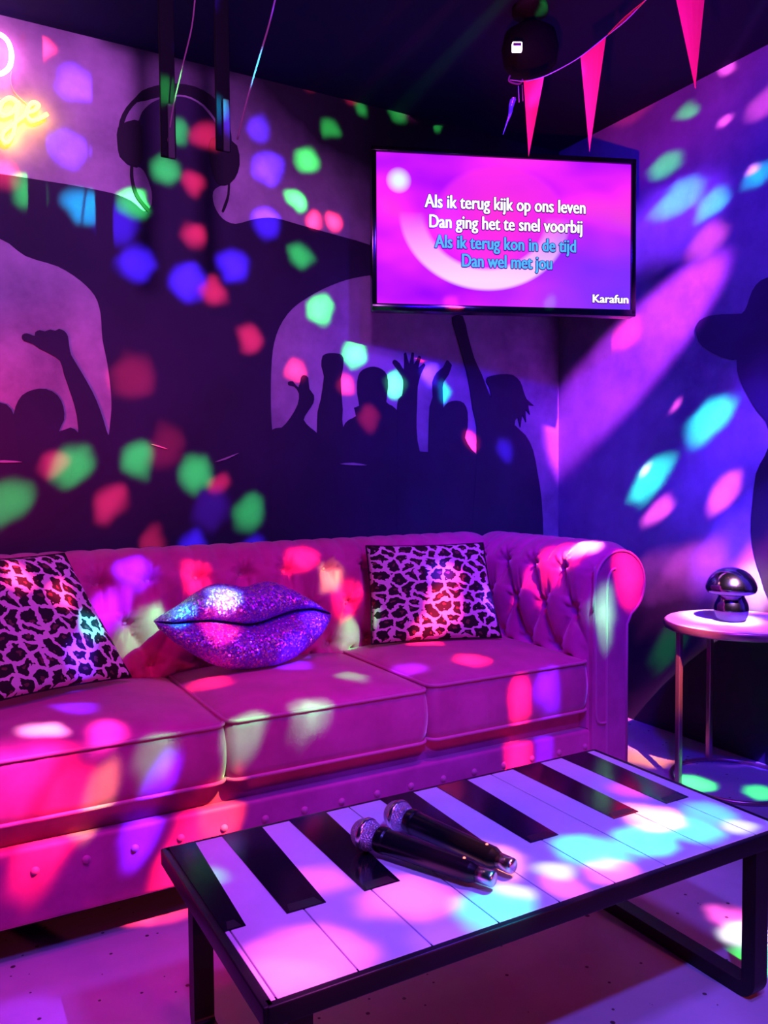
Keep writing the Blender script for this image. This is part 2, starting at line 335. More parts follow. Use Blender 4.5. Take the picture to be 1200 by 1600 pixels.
class MB:
    def __init__(s): s.v = []; s.f = []
    def add(s, vs, fs):
        b = len(s.v); s.v += [Vector(v) for v in vs]; s.f += [tuple(b+i for i in f) for f in fs]; return s
    def box(s, x0, y0, z0, x1, y1, z1, bev=0.0):
        bm = bmesh.new(); bmesh.ops.create_cube(bm, size=1)
        for v in bm.verts: v.co = Vector(((x0+x1)/2+v.co.x*(x1-x0), (y0+y1)/2+v.co.y*(y1-y0), (z0+z1)/2+v.co.z*(z1-z0)))
        if bev: bmesh.ops.bevel(bm, geom=bm.edges[:], offset=bev, segments=3, affect='EDGES', profile=.5)
        bm.verts.index_update(); s.add([v.co.copy() for v in bm.verts], [[v.index for v in f.verts] for f in bm.faces]); bm.free(); return s
    def tube(s, pts, r, n=10, closed=False, cap=True):
        pts = [Vector(p) for p in pts]; L = len(pts); rings = []
        up = Vector((0, 0, 1)); prev = None
        for i, p in enumerate(pts):
            if closed: t = pts[(i+1) % L]-pts[i-1]
            else: t = pts[min(i+1, L-1)]-pts[max(i-1, 0)]
            t.normalize()
            if prev is None:
                a = up if abs(t.dot(up)) < .95 else Vector((1, 0, 0)); nrm = (a-t*a.dot(t)).normalized()
            else: nrm = (prev-t*prev.dot(t)).normalized()
            prev = nrm; bn = t.cross(nrm); rr = r[i] if isinstance(r, (list, tuple)) else r
            rings.append([p+(nrm*math.cos(2*PI*j/n)+bn*math.sin(2*PI*j/n))*rr for j in range(n)])
        vs = [v for R in rings for v in R]; fs = []
        for i in range(L if closed else L-1):
            a, b = i*n, ((i+1) % L)*n
            for j in range(n): fs.append((a+j, a+(j+1) % n, b+(j+1) % n, b+j))
        if cap and not closed: fs.append(tuple(range(n))[::-1]); fs.append(tuple((L-1)*n+j for j in range(n)))
        return s.add(vs, fs)
    def lathe(s, prof, c=(0, 0, 0), n=40, axis='z'):
        c = Vector(c); vs = []; fs = []; L = len(prof)
        for r, h in prof:
            for j in range(n):
                a = 2*PI*j/n; q = (r*math.cos(a), r*math.sin(a), h)
                if axis == 'x': q = (h, r*math.cos(a), r*math.sin(a))
                vs.append(c+Vector(q))
        for i in range(L-1):
            for j in range(n): fs.append((i*n+j, i*n+(j+1) % n, (i+1)*n+(j+1) % n, (i+1)*n+j))
        if prof[0][0] > 1e-6: fs.append(tuple(range(n))[::-1])
        if prof[-1][0] > 1e-6: fs.append(tuple((L-1)*n+j for j in range(n)))
        return s.add(vs, fs)
    def prism(s, poly, a, b):
        """poly: list of points on one plane; a,b offsets (vectors) for the two caps"""
        n = len(poly); vs = [Vector(p)+Vector(a) for p in poly]+[Vector(p)+Vector(b) for p in poly]
        fs = [tuple(range(n)), tuple(range(2*n-1, n-1, -1))]+[(i, (i+1) % n, n+(i+1) % n, n+i) for i in range(n)]
        return s.add(vs, fs)
    def make(s, name, ma, parent=None, smooth=False, world=True):
        o = mk(name, s.v, s.f, ma, parent, smooth, world)
        return o
def autosmooth(o, ang=35):
    me = o.data
    for p in me.polygons: p.use_smooth = True
    bm = bmesh.new(); bm.from_mesh(me)
    for e in bm.edges:
        if len(e.link_faces) == 2 and e.calc_face_angle(0) > math.radians(ang): e.smooth = False
    bm.to_mesh(me); bm.free(); return o
def catmull(pts, seg=6, closed=False):
    P = [Vector(p) for p in pts]; n = len(P); out = []
    rng = range(n if closed else n-1)
    for i in rng:
        p0 = P[(i-1) % n] if closed or i > 0 else P[0]; p1 = P[i]; p2 = P[(i+1) % n]
        p3 = P[(i+2) % n] if closed or i+2 < n else P[-1]
        L_ = (p2-p1).length
        m1, m2 = (p2-p0)*.5, (p3-p1)*.5
        c1, c2 = min(L_, (p1-p0).length or L_), min(L_, (p3-p2).length or L_)
        if m1.length > c1: m1 = m1*(c1/m1.length)
        if m2.length > c2: m2 = m2*(c2/m2.length)
        for s_ in range(seg):
            t = s_/seg; t2, t3 = t*t, t*t*t
            out.append(p1*(2*t3-3*t2+1)+m1*(t3-2*t2+t)+p2*(3*t2-2*t3)+m2*(t3-t2))
    if not closed: out.append(P[-1])
    return out

# ------------------------------------------------------------------ the room
def struct(name, mb, ma): return props(mb.make(name, ma), kind='structure')
struct('floor', MB().box(WL, WF, -.1, WX, WY, 0), M_FLOOR)
struct('ceiling', MB().box(WL, WF, CZ, WX, WY, CZ+.1), M_CEIL)
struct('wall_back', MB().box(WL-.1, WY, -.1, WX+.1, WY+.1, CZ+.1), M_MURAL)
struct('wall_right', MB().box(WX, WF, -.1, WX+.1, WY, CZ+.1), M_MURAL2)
struct('wall_left', MB().box(WL-.1, WF, -.1, WL, WY, CZ+.1), M_DWALL)
struct('wall_front', MB().box(WL-.1, WF-.1, -.1, WX+.1, WF, CZ+.1), M_DWALL)

# ------------------------------------------------------------------ the printed silhouettes on the two walls
LIFT = [0]
def sil(name, pts, ma, parent, wall='y', lift=.002, smooth_seg=3, label=None):
    f = (lambda p: ony(p[0], p[1], WY)) if wall == 'y' else (lambda p: onx(p[0], p[1], WX))
    P = catmull([f(p) for p in pts], smooth_seg, True) if smooth_seg > 1 else [f(p) for p in pts]
    for p in P: p.z = min(max(p.z, .003), CZ-.003)
    if wall == 'y':
        for p in P: p.x = min(p.x, WX-.003)
        a, b = Vector((0, -lift, 0)), Vector((0, .0, 0))
    else: a, b = Vector((-lift, 0, 0)), Vector((-.0004, 0, 0))
    LIFT[0] += 1; a = a*(1+.045*LIFT[0])
    n = len(P)
    # triangulate the outline
    from mathutils.geometry import tessellate_polygon
    tri = tessellate_polygon([P])
    vs = [p+a for p in P]+[p+b for p in P]
    fs = [tuple(t) for t in tri]+[(i, (i+1) % n, n+(i+1) % n, n+i) for i in range(n)]
    o = mk(name, vs, fs, ma, parent, False)
    if label: o['label'] = label
    return o
mural = thing('wall_mural', 'printed wall mural of a giant headphone-wearing figure above a dancing crowd', 'mural', (1.2, WY, 0))
BOT = 1250
# the big figure, arms spread
sil('figure_silhouette', [(-260,262),(-100,262),(0,272),(65,282),(115,290),(175,302),(205,314),(225,330),(236,322),(237,300),(230,278),(220,262),(200,258),(190,245),(184,215),(190,200),
 (214,192),(222,175),(238,160),(262,152),(290,152),(315,162),(335,182),(345,205),(352,220),(368,232),(372,262),(362,284),(345,290),(333,300),(335,322),(348,342),(368,350),(400,342),(430,341),(470,352),
 (520,366),(575,382),(640,410),(660,440),(590,430),(560,433),(530,441),(492,458),(457,482),(436,512),(426,548),(423,600),(424,660),(430,720),(430,900),(150,900),(168,700),(174,640),(173,610),(168,570),(160,530),(157,490),(148,462),(125,438),
 (90,416),(40,400),(0,373),(-260,330)], M_SIL, mural, label='giant dark figure with arms spread')
# headphones of the print
def ring_band(name, outer, inner, ma, lift):
    return sil(name, outer+inner[::-1], ma, mural, 'y', lift, 2)
ring_band('headphone_band', [(184,212),(187,188),(197,168),(212,152),(222,142),(245,134),(275,131),(305,136),(330,150),(348,170),(358,195),(362,225)],
 [(192,214),(194,192),(202,174),(214,160),(226,158),(248,152),(275,149),(300,154),(320,167),(336,186),(346,206),(352,228)], M_SIL2, .0035)
sil('headphone_cup', [(184,200),(200,190),(218,190),(222,215),(222,250),(214,262),(200,256),(187,245),(183,222)], M_SIL2, mural, 'y', .004, 2)
sil('headphone_cup', [(330,216),(350,216),(370,228),(374,258),(366,280),(352,290),(338,286),(330,262),(326,238)], M_SIL2, mural, 'y', .004, 2)
sil('headphone_cord', [(204,258),(208,258),(208,275),(211,292),(218,308),(227,320),(234,328),(231,332),(222,322),(212,309),(206,293),(203,275)], M_SIL2, mural, 'y', .004, 2)
sil('headphone_cord', [(356,288),(359,288),(358,305),(355,318),(349,332),(346,330),(351,316),(355,304)], M_SIL2, mural, 'y', .004, 2)
ring_band('headphone_highlight', [(262,150),(280,149),(298,153),(318,165),(334,184),(342,200)], [(262,152),(280,151.5),(297,155.5),(316,167),(332,186),(341,201)], M_HI, .0045)
# crowd
def person(name, pts, lab, lift=.003, seg=2): return sil(name, pts, M_SIL, mural, 'y', lift, seg, lab)
person('crowd_silhouette', [(-60,BOT),(-60,640),(-20,628),(10,632),(22,650),(30,700),(30,BOT)], 'rounded head at the far left of the print')
person('crowd_silhouette', [(0,BOT),(0,700),(18,660),(24,636),(34,618),(52,609),(72,608),(90,618),(99,636),(100,656),(92,674),(110,668),(122,676),(150,720),(170,BOT)], 'head of a dancer beside a raised fist', .0025)
person('crowd_silhouette', [(122,690),(120,650),(112,620),(100,585),(94,564),(78,553),(62,545),(52,538),(38,533),(34,528),(35,523),(41,521),(48,523),(54,525),(55,519),(62,516),(70,518),(78,515),(86,517),(92,514),(101,518),(106,526),(108,541),(111,555),(126,580),(144,612),(156,640),(166,672),(180,720),(190,BOT),(100,BOT),(110,740)], 'raised arm with a pointing thumb')
person('crowd_silhouette', [(424,BOT),(424,672),(440,668),(454,652),(465,632),(467,615),(460,604),(451,602),(450,597),(457,596),(466,606),(470,590),(474,586),(481,590),(483,608),(490,618),(489,630),(480,644),(474,656),(484,668),(496,678),(505,700),(505,BOT)], 'open raised hand, first in the crowd')
person('crowd_silhouette', [(492,BOT),(495,675),(496,644),(501,624),(506,588),(502,572),(504,556),(514,552),(530,553),(536,560),(535,578),(532,592),(533,616),(535,640),(536,672),(560,700),(560,BOT)], 'raised fist on a thick forearm')
person('crowd_silhouette', [(530,BOT),(536,668),(545,656),(556,650),(553,637),(561,634),(558,616),(558,596),(562,582),(572,575),(584,573),(596,577),(604,586),(606,604),(603,628),(612,634),(622,644),(640,680),(650,BOT)], 'short-haired person with raised hands', .0025)
person('crowd_silhouette', [(620,BOT),(620,640),(622,624),(628,618),(630,600),(628,588),(620,577),(613,567),(616,562),(624,568),(631,578),(631,553),(634,551),(639,570),(643,551),(646,552),(646,570),(654,556),(657,559),(653,575),(661,568),(664,571),(657,585),(652,604),(651,632),(650,668),(655,705),(672,712),(690,BOT)], 'raised hand with spread fingers')
person('crowd_silhouette', [(668,BOT),(669,692),(671,636),(676,620),(675,598),(682,582),(692,574),(698,563),(702,567),(705,571),(700,586),(692,598),(691,612),(692,636),(696,680),(700,BOT)], 'slim raised hand and wrist')
person('crowd_silhouette', [(684,BOT),(686,690),(690,650),(692,638),(700,629),(712,626),(724,630),(730,644),(730,668),(726,684),(736,702),(748,716),(770,800),(770,BOT)], 'smaller round-headed person at the back', .0025)
person('crowd_silhouette', [(720,BOT),(744,715),(744,668),(738,640),(734,612),(728,580),(718,544),(710,516),(706,496),(722,494),(730,524),(740,560),(752,586),(766,622),(764,606),(759,597),(762,589),(780,585),(800,586),(812,597),(817,612),(822,624),(833,634),(824,633),(827,648),(820,640),(821,660),(815,648),(812,668),(808,652),(803,664),(820,680),(832,704),(839,740),(845,780),(848,844),(850,BOT)], 'long-haired woman reaching one arm up', .0035)
# dark printed deck at the foot of the mural
sil('deck_silhouette', [(-300,BOT),(-300,700),(-100,700),(20,690),(100,676),(180,680),(260,690),(340,705),(424,678),(500,684),(560,700),(650,705),(720,712),(800,740),(840,800),(848,BOT)], M_SIL, mural, 'y', .002, 2, 'dark foot of the mural')
for q in ([(235,694),(246,698),(262,702),(246,696)], [(530,725),(550,723),(572,727),(550,727)], [(-20,722),(6,719),(35,722),(6,723)], [(335,722),(352,718),(372,708),(352,715)]):
    sil('deck_highlight', q, M_HI, mural, 'y', .005, 2)
props(sil('figure_mural', [(1088,512),(1094,501),(1108,494),(1130,491),(1160,490),(1168,478),(1176,455),(1190,438),(1230,425),(1300,425),(1340,500),(1340,640),(1240,670),(1212,676),(1202,672),(1198,658),(1184,642),(1172,622),(1160,600),(1153,580),(1152,562),(1146,562),(1128,558),(1108,548),(1092,534)], M_SIL, None, 'x', .002, 2),
 'dark printed head in a peaked cap on the right wall', 'mural')
props(sil('figure_mural', [(1210,690),(1196,712),(1182,740),(1176,790),(1174,830),(1180,870),(1190,900),(1204,940),(1260,1000),(1340,960),(1340,720)], M_SIL2, None, 'x', .002, 2),
 'dark rounded printed shape low on the right wall above the mushroom lamp', 'mural')

# ------------------------------------------------------------------ sofa
SX0, SX1 = -.212, 2.023        # outer faces of the arms
AI0, AI1 = -.060, 1.872         # inner faces
SY0, SY1 = 1.97, 2.70
FACE_Y = 2.545
sofa = thing('chesterfield_sofa', 'pink velvet three-seat button-tufted chesterfield sofa along the mural wall', 'sofa', ((SX0+SX1)/2, (SY0+SY1)/2, 0))
ROWS = (.52, .652, .785); SP = .1525
def profile():
    """(d, z, nd, nz) sampled along the cross-section; d grows away from the seat"""
    P = []
    cz, cd_, R = .735, .122, .110
    for i in range(34): P.append((0.0, .27+(.655-.27)*i/33))
    for i in range(1, 7):
        t = i/7; P.append((.012*t*t*.8, .655+(.70-.655)*t))
    a0, a1 = math.radians(165), math.radians(-62)
    n = 60
    for i in range(n+1):
        a = a0+(a1-a0)*i/n; P.append((cd_+R*math.cos(a), cz+R*math.sin(a)))
    P.append((.152, .60)); P.append((.152, .40)); P.append((.152, .09))
    out = []; L = 0
    for i, p in enumerate(P):
        q0, q1 = P[max(i-1, 0)], P[min(i+1, len(P)-1)]
        tx, tz = q1[0]-q0[0], q1[1]-q0[1]; l = math.hypot(tx, tz) or 1
        if i: L += math.hypot(p[0]-P[i-1][0], p[1]-P[i-1][1])
        out.append((p[0], p[1], -tz/l, tx/l, L))
    return out
PROF = profile()
ARC = {}
for r_ in ROWS:
    ARC[r_] = min((p for p in PROF if p[0] < .1), key=lambda p: abs(p[1]-r_))[4]
DA = ARC[ROWS[1]]-ARC[ROWS[0]]
def tuft(s, L):
    """outward bulge at distance s along the sofa and L along the section (s in button pitches)"""
    v = (L-ARC[ROWS[0]])/(ARC[ROWS[2]]-ARC[ROWS[0]])*2      # 0,1,2 at the rows
    end = PROF[-1][4]
    amp = .036
    if v < 0: h = abs(math.sin(PI*s))**.45; fade = max(0., 1+v/1.5); h = h*fade+(1-fade)*.6
    elif v > 2:
        h = abs(math.sin(PI*s))**.45; fade = .32*max(0., 1-(v-2)/2.0); h = h*fade+(1-fade)*.8
    else:
        a, b = (s+v)*.5, (s-v)*.5
        h = (abs(math.sin(PI*a))*abs(math.sin(PI*b)))**.55
    # button dips
    dip = 0; ang = 0
    for j in range(3):
        c = round(s-j % 2)+j % 2 if True else 0
        # buttons of row j sit at s = integer with the same parity pattern
        base = 2*round((s-(j % 2))/2)+(j % 2)
        dx = (s-base)*SP/2; dz = (v-j)*DA
        rr = math.hypot(dx, dz)
        if rr < .07:
            dip = max(dip, math.exp(-(rr/.021)**2))
            ang += .0085*math.cos(9*math.atan2(dz, dx))*math.exp(-((rr-.028)/.014)**2)
    return amp*h - .026*dip + ang
def tufted(name, n, place, s0, s1, phase, parent):
    vs = []; fs = []; m_ = len(PROF)
    for i in range(n+1):
        t = s0+(s1-s0)*i/n
        s = (t-phase)/(SP/2)
        # the tapering ends keep the fabric flat where panels meet
        e = min(1., min(t-s0, s1-t)/.05)
        for (d, z, nd, nz, L) in PROF:
            h = tuft(s, L)*(0.25+.75*e)
            if d >= .151 and z < .62: h = 0
            vs.append(place(t, d+nd*h, z+nz*h))
    for i in range(n):
        for j in range(m_-1): a = i*m_+j; fs.append((a, a+1, a+m_+1, a+m_))
    fs.append(tuple(range(m_))); fs.append(tuple(n*m_+j for j in range(m_))[::-1])
    return mk(name, vs, fs, MV, parent, True)
def tuft_buttons(place, s0, s1, phase, parent):
    for j, zr in enumerate(ROWS):
        p = min((p for p in PROF if p[0] < .1), key=lambda p: abs(p[1]-zr))
        kk = math.ceil((s0+.03-phase)/(SP/2))
        while phase+kk*SP/2 < s1-.03:
            if (kk-j) % 2 == 0:
                t = phase+kk*SP/2
                c = Vector(place(t, p[0]+p[2]*-.021, p[1]+p[3]*-.021)); n_ = (Vector(place(t, p[0]+p[2], p[1]+p[3]))-Vector(place(t, p[0], p[1]))).normalized()
                mb = MB().lathe([(0, .006), (.004, .0055), (.008, .003), (.0095, 0), (.009, -.004)], n=14)
                q = n_.to_track_quat('Z', 'Y')
                for i, v in enumerate(mb.v): mb.v[i] = q @ v + c
                o = mb.make('upholstery_button', M_BTN, parent, True)
            kk += 1
pb = lambda t, d, z: Vector((t, FACE_Y+d, z))
back = tufted('backrest', 300, pb, AI0-.08, AI1+.08, .603-.0, sofa)
tuft_buttons(pb, AI0+.01, AI1-.01, .603, back)
pr = lambda t, d, z: Vector((AI1+d, t, z))
armr = tufted('armrest', 110, pr, SY0, SY1-.02, 2.26+SP/2*0, sofa)
tuft_buttons(pr, SY0+.06, FACE_Y-.01, 2.26, armr)
pl = lambda t, d, z: Vector((AI0-d, t, z))
arml = tufted('armrest', 110, pl, SY0, SY1-.02, 2.26, sofa)
tuft_buttons(pl, SY0+.06, FACE_Y-.01, 2.26, arml)
def arm_outline(sgn, xi):
    pts = [(0, .09), (0, .655), (.004, .69)]
    for i in range(25):
        a = math.radians(165+(-62-165)*i/24); pts.append((.122+.112*math.cos(a), .735+.112*math.sin(a)))
    pts += [(.154, .60), (.154, .09)]
    return [(xi+sgn*d, z) for d, z in pts]
for sgn, xi, arm in ((1, AI1, armr), (-1, AI0, arml)):
    ol = arm_outline(sgn, xi)
    MB().prism([Vector((x, SY0, z)) for x, z in ol], (0, -.016, 0), (0, .01, 0)).make('front_panel', MV, arm)
    y = SY0-.016
    MB().tube([Vector((x, y, z)) for x, z in ol[1:]], .0045, 8).make('piping', M_PIPE, arm, True)
    # raised inner strip with its own piping, and the seam that curls into the scroll
    X = lambda d: xi+sgn*d
    strip = [(.008, .80), (.007, .70), (.010, .60), (.014, .45), (.016, .32), (.022, .295), (.036, .285), (.062, .283)]
    MB().tube(catmull([Vector((X(d), y-.001, z)) for d, z in strip], 6), .0042, 8).make('piping', M_PIPE, arm, True)
    seam = [(.062, .09), (.062, .30), (.061, .50), (.060, .66), (.062, .73), (.070, .765), (.084, .785), (.10, .79)]
    MB().tube(catmull([Vector((X(d), y-.001, z)) for d, z in seam], 6), .0042, 8).make('piping', M_PIPE, arm, True)
# base: rail, deck, underside, feet
rail = MB().box(AI0-.14, SY0-.004, .09, AI1+.062, SY0+.05, .268, .012).make('front_rail', MV, sofa); autosmooth(rail)
MB().box(AI0, SY0+.03, .10, AI1, FACE_Y+.05, .325, .008).make('seat_deck', MV, sofa)
MB().box(SX0+.02, SY0+.03, .075, SX1-.02, SY1-.02, .10).make('underside', M_UNDER, sofa)
for fx in (SX0+.08, SX1-.08):
    for fy in (SY0+.08, SY1-.08):
        MB().lathe([(.024, 0), (.03, .04), (.032, .078)], (fx, fy, 0), 20).make('foot', M_FOOT, sofa, True)
x = .196-.1105*2
while x < AI1+.03:
    mb = MB().lathe([(0, .007), (.005, .006), (.0085, .003), (.010, 0), (.0095, -.004)], n=14)
    for i, v in enumerate(mb.v): mb.v[i] = Vector((x+v.x, SY0-.004-v.z, .213+v.y))
    mb.make('upholstery_button', M_PIPE, rail, True); x += .1105
# seat cushions
def cushion(x0, x1, y0, y1, z0, z1, crown):
    n = 40; vs = []; fs = []
    cx, cy, hx, hy = (x0+x1)/2, (y0+y1)/2, (x1-x0)/2, (y1-y0)/2
    def plan(u, v, grow=0):
        # rounded rectangle in plan
        r = .035
        X, Y = u*(hx+grow), v*(hy+grow)
        ax, ay = abs(X)-(hx+grow-r), abs(Y)-(hy+grow-r)
        if ax > 0 and ay > 0:
            l = math.hypot(ax, ay)
            if l > r: ax, ay = ax*r/l, ay*r/l
            X = math.copysign(hx+grow-r+ax, X); Y = math.copysign(hy+grow-r+ay, Y)
        return cx+X, cy+Y
    def grid(z, sg):
        b = len(vs)
        for i in range(n+1):
            for j in range(n+1):
                u, v = -1+2*i/n, -1+2*j/n
                X, Y = plan(u, v)
                h = crown*((1-abs(u)**3.2)*(1-abs(v)**3.2))**.7
                wr = .0012*math.sin(u*9+v*4)*math.sin(v*7-u*3)*(1-u*u)*(1-v*v)
                vs.append((X, Y, z+sg*h+wr))
        for i in range(n):
            for j in range(n):
                a = b+i*(n+1)+j; fs.append((a, a+1, a+n+2, a+n+1))
        return b
    bt, bb = grid(z1, 1), grid(z0, -.25)
    # boxed side strip
    per = [(i, 0) for i in range(n)]+[(n, j) for j in range(n)]+[(n-i, n) for i in range(n)]+[(0, n-j) for j in range(n)]
    prev = [bb+i*(n+1)+j for i, j in per]; K = 6
    for kz in range(1, K+1):
        if kz == K: cur = [bt+i*(n+1)+j for i, j in per]
        else:
            t = kz/K; cur = []
            for i, j in per:
                X, Y = plan(-1+2*i/n, -1+2*j/n, .007*math.sin(PI*t)+.0015*math.sin(i*1.7+j*2.3))
                cur.append(len(vs)); vs.append((X, Y, z0+(z1-z0)*t))
        for q in range(len(per)): fs.append((prev[q], prev[(q+1) % len(per)], cur[(q+1) % len(per)], cur[q]))
        prev = cur
    o = mk('seat_cushion', vs, fs, MV, sofa, True)
    for z in (z0+.002, z1-.002):
        MB().tube([Vector((*plan(-1+2*i/n, -1+2*j/n, .002), z)) for i, j in per], .0052, 8, closed=True).make('piping', M_PIPE, o, True)
    return o
cushion(-.052, .646, 1.962, 2.54, .330, .478, .040)
cushion(.652, 1.248, 1.962, 2.54, .330, .484, .040)
cushion(1.256, 1.866, 1.962, 2.54, .332, .494, .034)

# ------------------------------------------------------------------ throw pillows
def leopard_pillow(name, label, BL, BR, TR, TL, T):
    BL, BR, TR, TL = map(Vector, (BL, BR, TR, TL))
    c = (BL+BR+TR+TL)/4
    nrm = (BR-BL).cross(TL-BL).normalized()      # towards the room
    if nrm.y > 0: nrm = -nrm
    root = thing(name, label, 'pillow', c, group='leopard print pillows on the sofa')
    n = 36; vs = []; uv = []; fs = []
    def P(u, v):
        # edges drawn in between the corners
        pinch = .035
        uu = u*(1-pinch*(1-v*v)*abs(u)); vv = v*(1-pinch*(1-u*u)*abs(v))
        a, b = (uu+1)/2, (vv+1)/2
        return BL*(1-a)*(1-b)+BR*a*(1-b)+TR*a*b+TL*(1-a)*b
    for sg in (1, -1):
        for i in range(n+1):
            for j in range(n+1):
                u, v = -1+2*i/n, -1+2*j/n
                h = T*((1-u*u)*(1-v*v))**.42
                h *= 1+.06*math.sin(5*u+2*v)*math.cos(4*v-u)
                vs.append(P(u, v)+nrm*sg*h); uv.append((.5+u*.5+(0 if sg > 0 else 3), .5+v*.5))
    m_ = (n+1)**2
    for s_ in (0, 1):
        for i in range(n):
            for j in range(n):
                a = s_*m_+i*(n+1)+j; fs.append((a, a+1, a+n+2, a+n+1))
    o = mk('cover', vs, fs, M_LEO, root, True, uvs=uv)
    bm = bmesh.new(); bm.from_mesh(o.data); bmesh.ops.remove_doubles(bm, verts=bm.verts, dist=.0004)
    bmesh.ops.recalc_face_normals(bm, faces=bm.faces); bm.to_mesh(o.data); bm.free()
    e = [P(-1+2*i/n, -1) for i in range(n)]+[P(1, -1+2*j/n) for j in range(n)]+[P(1-2*i/n, 1) for i in range(n)]+[P(-1, 1-2*j/n) for j in range(n)]
    MB().tube(e, .0028, 6, closed=True).make('seam', M_LEOB, root, True)
    return root
leopard_pillow('throw_pillow', 'leopard print throw pillow at the left end of the sofa', (.140, 2.23, .545), (.508, 2.392, .525), (.345, 2.47, .885), (-.012, 2.31, .895), .062)
leopard_pillow('throw_pillow', 'leopard print throw pillow right of the glitter lips cushion', (1.312, 2.420, .528), (1.742, 2.262, .532), (1.765, 2.40, .853), (1.352, 2.53, .853), .055)

def lips():
    yb = 2.36
    loc = lambda p: (ony(p[0], p[1], yb).x, ony(p[0], p[1], yb).z)
    top = [(243,972),(262,960),(285,948),(310,930),(330,919),(352,914),(375,917),(392,921),(408,915),(425,911),(442,913),(465,923),(490,938),(508,951),(518,959)]
    mid = [(243,972),(270,974),(300,971),(330,970),(360,973),(385,976),(405,973),(430,964),(460,954),(490,951),(518,959)]
    bot = [(243,972),(250,984),(270,1002),(295,1019),(325,1035),(350,1042),(380,1042),(420,1036),(450,1025),(480,1006),(500,988),(512,972),(518,959)]
    def curve(L):
        P = [loc(p) for p in L]
        def f(x):
            for a, b in zip(P, P[1:]):
                if x <= b[0]: t = (x-a[0])/(b[0]-a[0]+1e-9); t = max(0, t); return a[1]+(b[1]-a[1])*t
            return P[-1][1]
        return f
    ft, fm, fb = curve(top), curve(mid), curve(bot)
    x0, x1 = loc(top[0])[0], loc(top[-1])[0]
    z0 = min(loc(p)[1] for p in bot)
    root = thing('lips_cushion', 'purple glitter cushion shaped like a pair of lips in the middle of the sofa', 'cushion', ((x0+x1)/2, 2.36, z0))
    n, m_ = 90, 16
    def sm(f, x): return (f(x-.012)+2*f(x)+f(x+.012))/4 if x0+.02 < x < x1-.02 else f(x)
    lean = lambda z: (z-.62)*.35
    def sheet(lo, hi, sg, thick):
        vs = []; fs = []
        for i in range(n+1):
            u = (1-math.cos(PI*i/n))/2; x = x0+(x1-x0)*u
            a, b = sm(lo, x), sm(hi, x)
            for j in range(m_+1):
                v = (1-math.cos(PI*j/m_))/2; z = a+(b-a)*v
                h = thick*math.sqrt(max(0, 1-(2*v-1)**2))*math.sqrt(max(0, 1-(2*u-1)**2))**.9
                vs.append((x, 2.36+lean(z)-sg*h, z))
        for i in range(n):
            for j in range(m_): q = i*(m_+1)+j; fs.append((q, q+1, q+m_+2, q+m_+1))
        return vs, fs
    for nm, lo, hi, t in (('upper_lip', fm, ft, .070), ('lower_lip', fb, fm, .085)):
        mb = MB(); mb.add(*sheet(lo, hi, 1, t)); mb.add(*sheet(lo, hi, -1, .045))
        o = mb.make(nm, M_GLIT, root, True)
        bm = bmesh.new(); bm.from_mesh(o.data); bmesh.ops.remove_doubles(bm, verts=bm.verts, dist=.0005); bmesh.ops.recalc_face_normals(bm, faces=bm.faces); bm.to_mesh(o.data); bm.free()
lips()

# ------------------------------------------------------------------ piano coffee table
TX0, TX1, TY0, TY1, TZ = .405, 1.560, 1.062, 1.620, .355
tab = thing('coffee_table', 'low coffee table with a piano keyboard top on black steel loop legs', 'table', ((TX0+TX1)/2, (TY0+TY1)/2, 0))
frm = MB()
frm.box(TX0-.004, TY0-.008, TZ-.034, TX1+.004, TY0+.012, TZ-.001, .003)
frm.box(TX0-.004, TY1-.012, TZ-.034, TX1+.004, TY1+.008, TZ-.001, .003)
frm.box(TX0-.010, TY0-.006, TZ-.034, TX0+.008, TY1+.006, TZ-.001, .003)
frm.box(TX1-.008, TY0-.006, TZ-.034, TX1+.010, TY1+.006, TZ-.001, .003)
frm.box(TX0, TY0, TZ-.030, TX1, TY1, TZ-.010)
autosmooth(frm.make('frame', M_BLACK, tab))
KW = .1320; KX = .419
def slab(poly, z0, z1, name, ma, par): 
    return MB().prism([Vector((x, y, 0)) for x, y in poly], (0, 0, z0), (0, 0, z1)).make(name, ma, par)
edges = [TX0+.004]+[KX+i*KW for i in range(9)]+[TX1-.004]
gap = .0013
for a, b in zip(edges, edges[1:]):
    o = MB().box(a+gap, TY0+.004, TZ-.011, b-gap, TY1-.004, TZ, .0012).make('white_key', M_WKEY, tab)
BK = [(KX, -.006, .026, -.006, .060)]
def black(xl_f, xr_f, xl_b, xr_b):
    yf, yb_ = 1.268, TY1-.003
    z0, z1 = TZ-.001, TZ+.0014
    # lacquered inlay with a slightly raised flat, bevelled at the front
    vs = [(xl_f, yf, z0), (xr_f, yf, z0), (xr_b, yb_, z0), (xl_b, yb_, z0), (xl_f, yf, z1), (xr_f, yf, z1), (xr_b, yb_, z1), (xl_b, yb_, z1)]
    o = mk('black_key', vs, [(0, 1, 2, 3), (4, 5, 6, 7), (0, 1, 5, 4), (1, 2, 6, 5), (2, 3, 7, 6), (3, 0, 4, 7)], M_BKEY, tab, False)
    d = .006
    vs = [(xl_f+d, yf+.003, z1), (xr_f-d, yf+.003, z1), (xr_f-d*2, yf+.026, z1+.0006), (xl_f+d*2, yf+.026, z1+.0006), (xl_f+d, yf+.003, z1-.001), (xr_f-d, yf+.003, z1-.001), (xr_f-d*2, yf+.026, z1-.001), (xl_f+d*2, yf+.026, z1-.001)]
    mk('key_front', vs, [(0, 1, 2, 3), (4, 5, 6, 7), (0, 1, 5, 4), (1, 2, 6, 5), (2, 3, 7, 6), (3, 0, 4, 7)], M_BKEYF, o, False)
black(TX0+.004, .446, TX0+.004, .463)
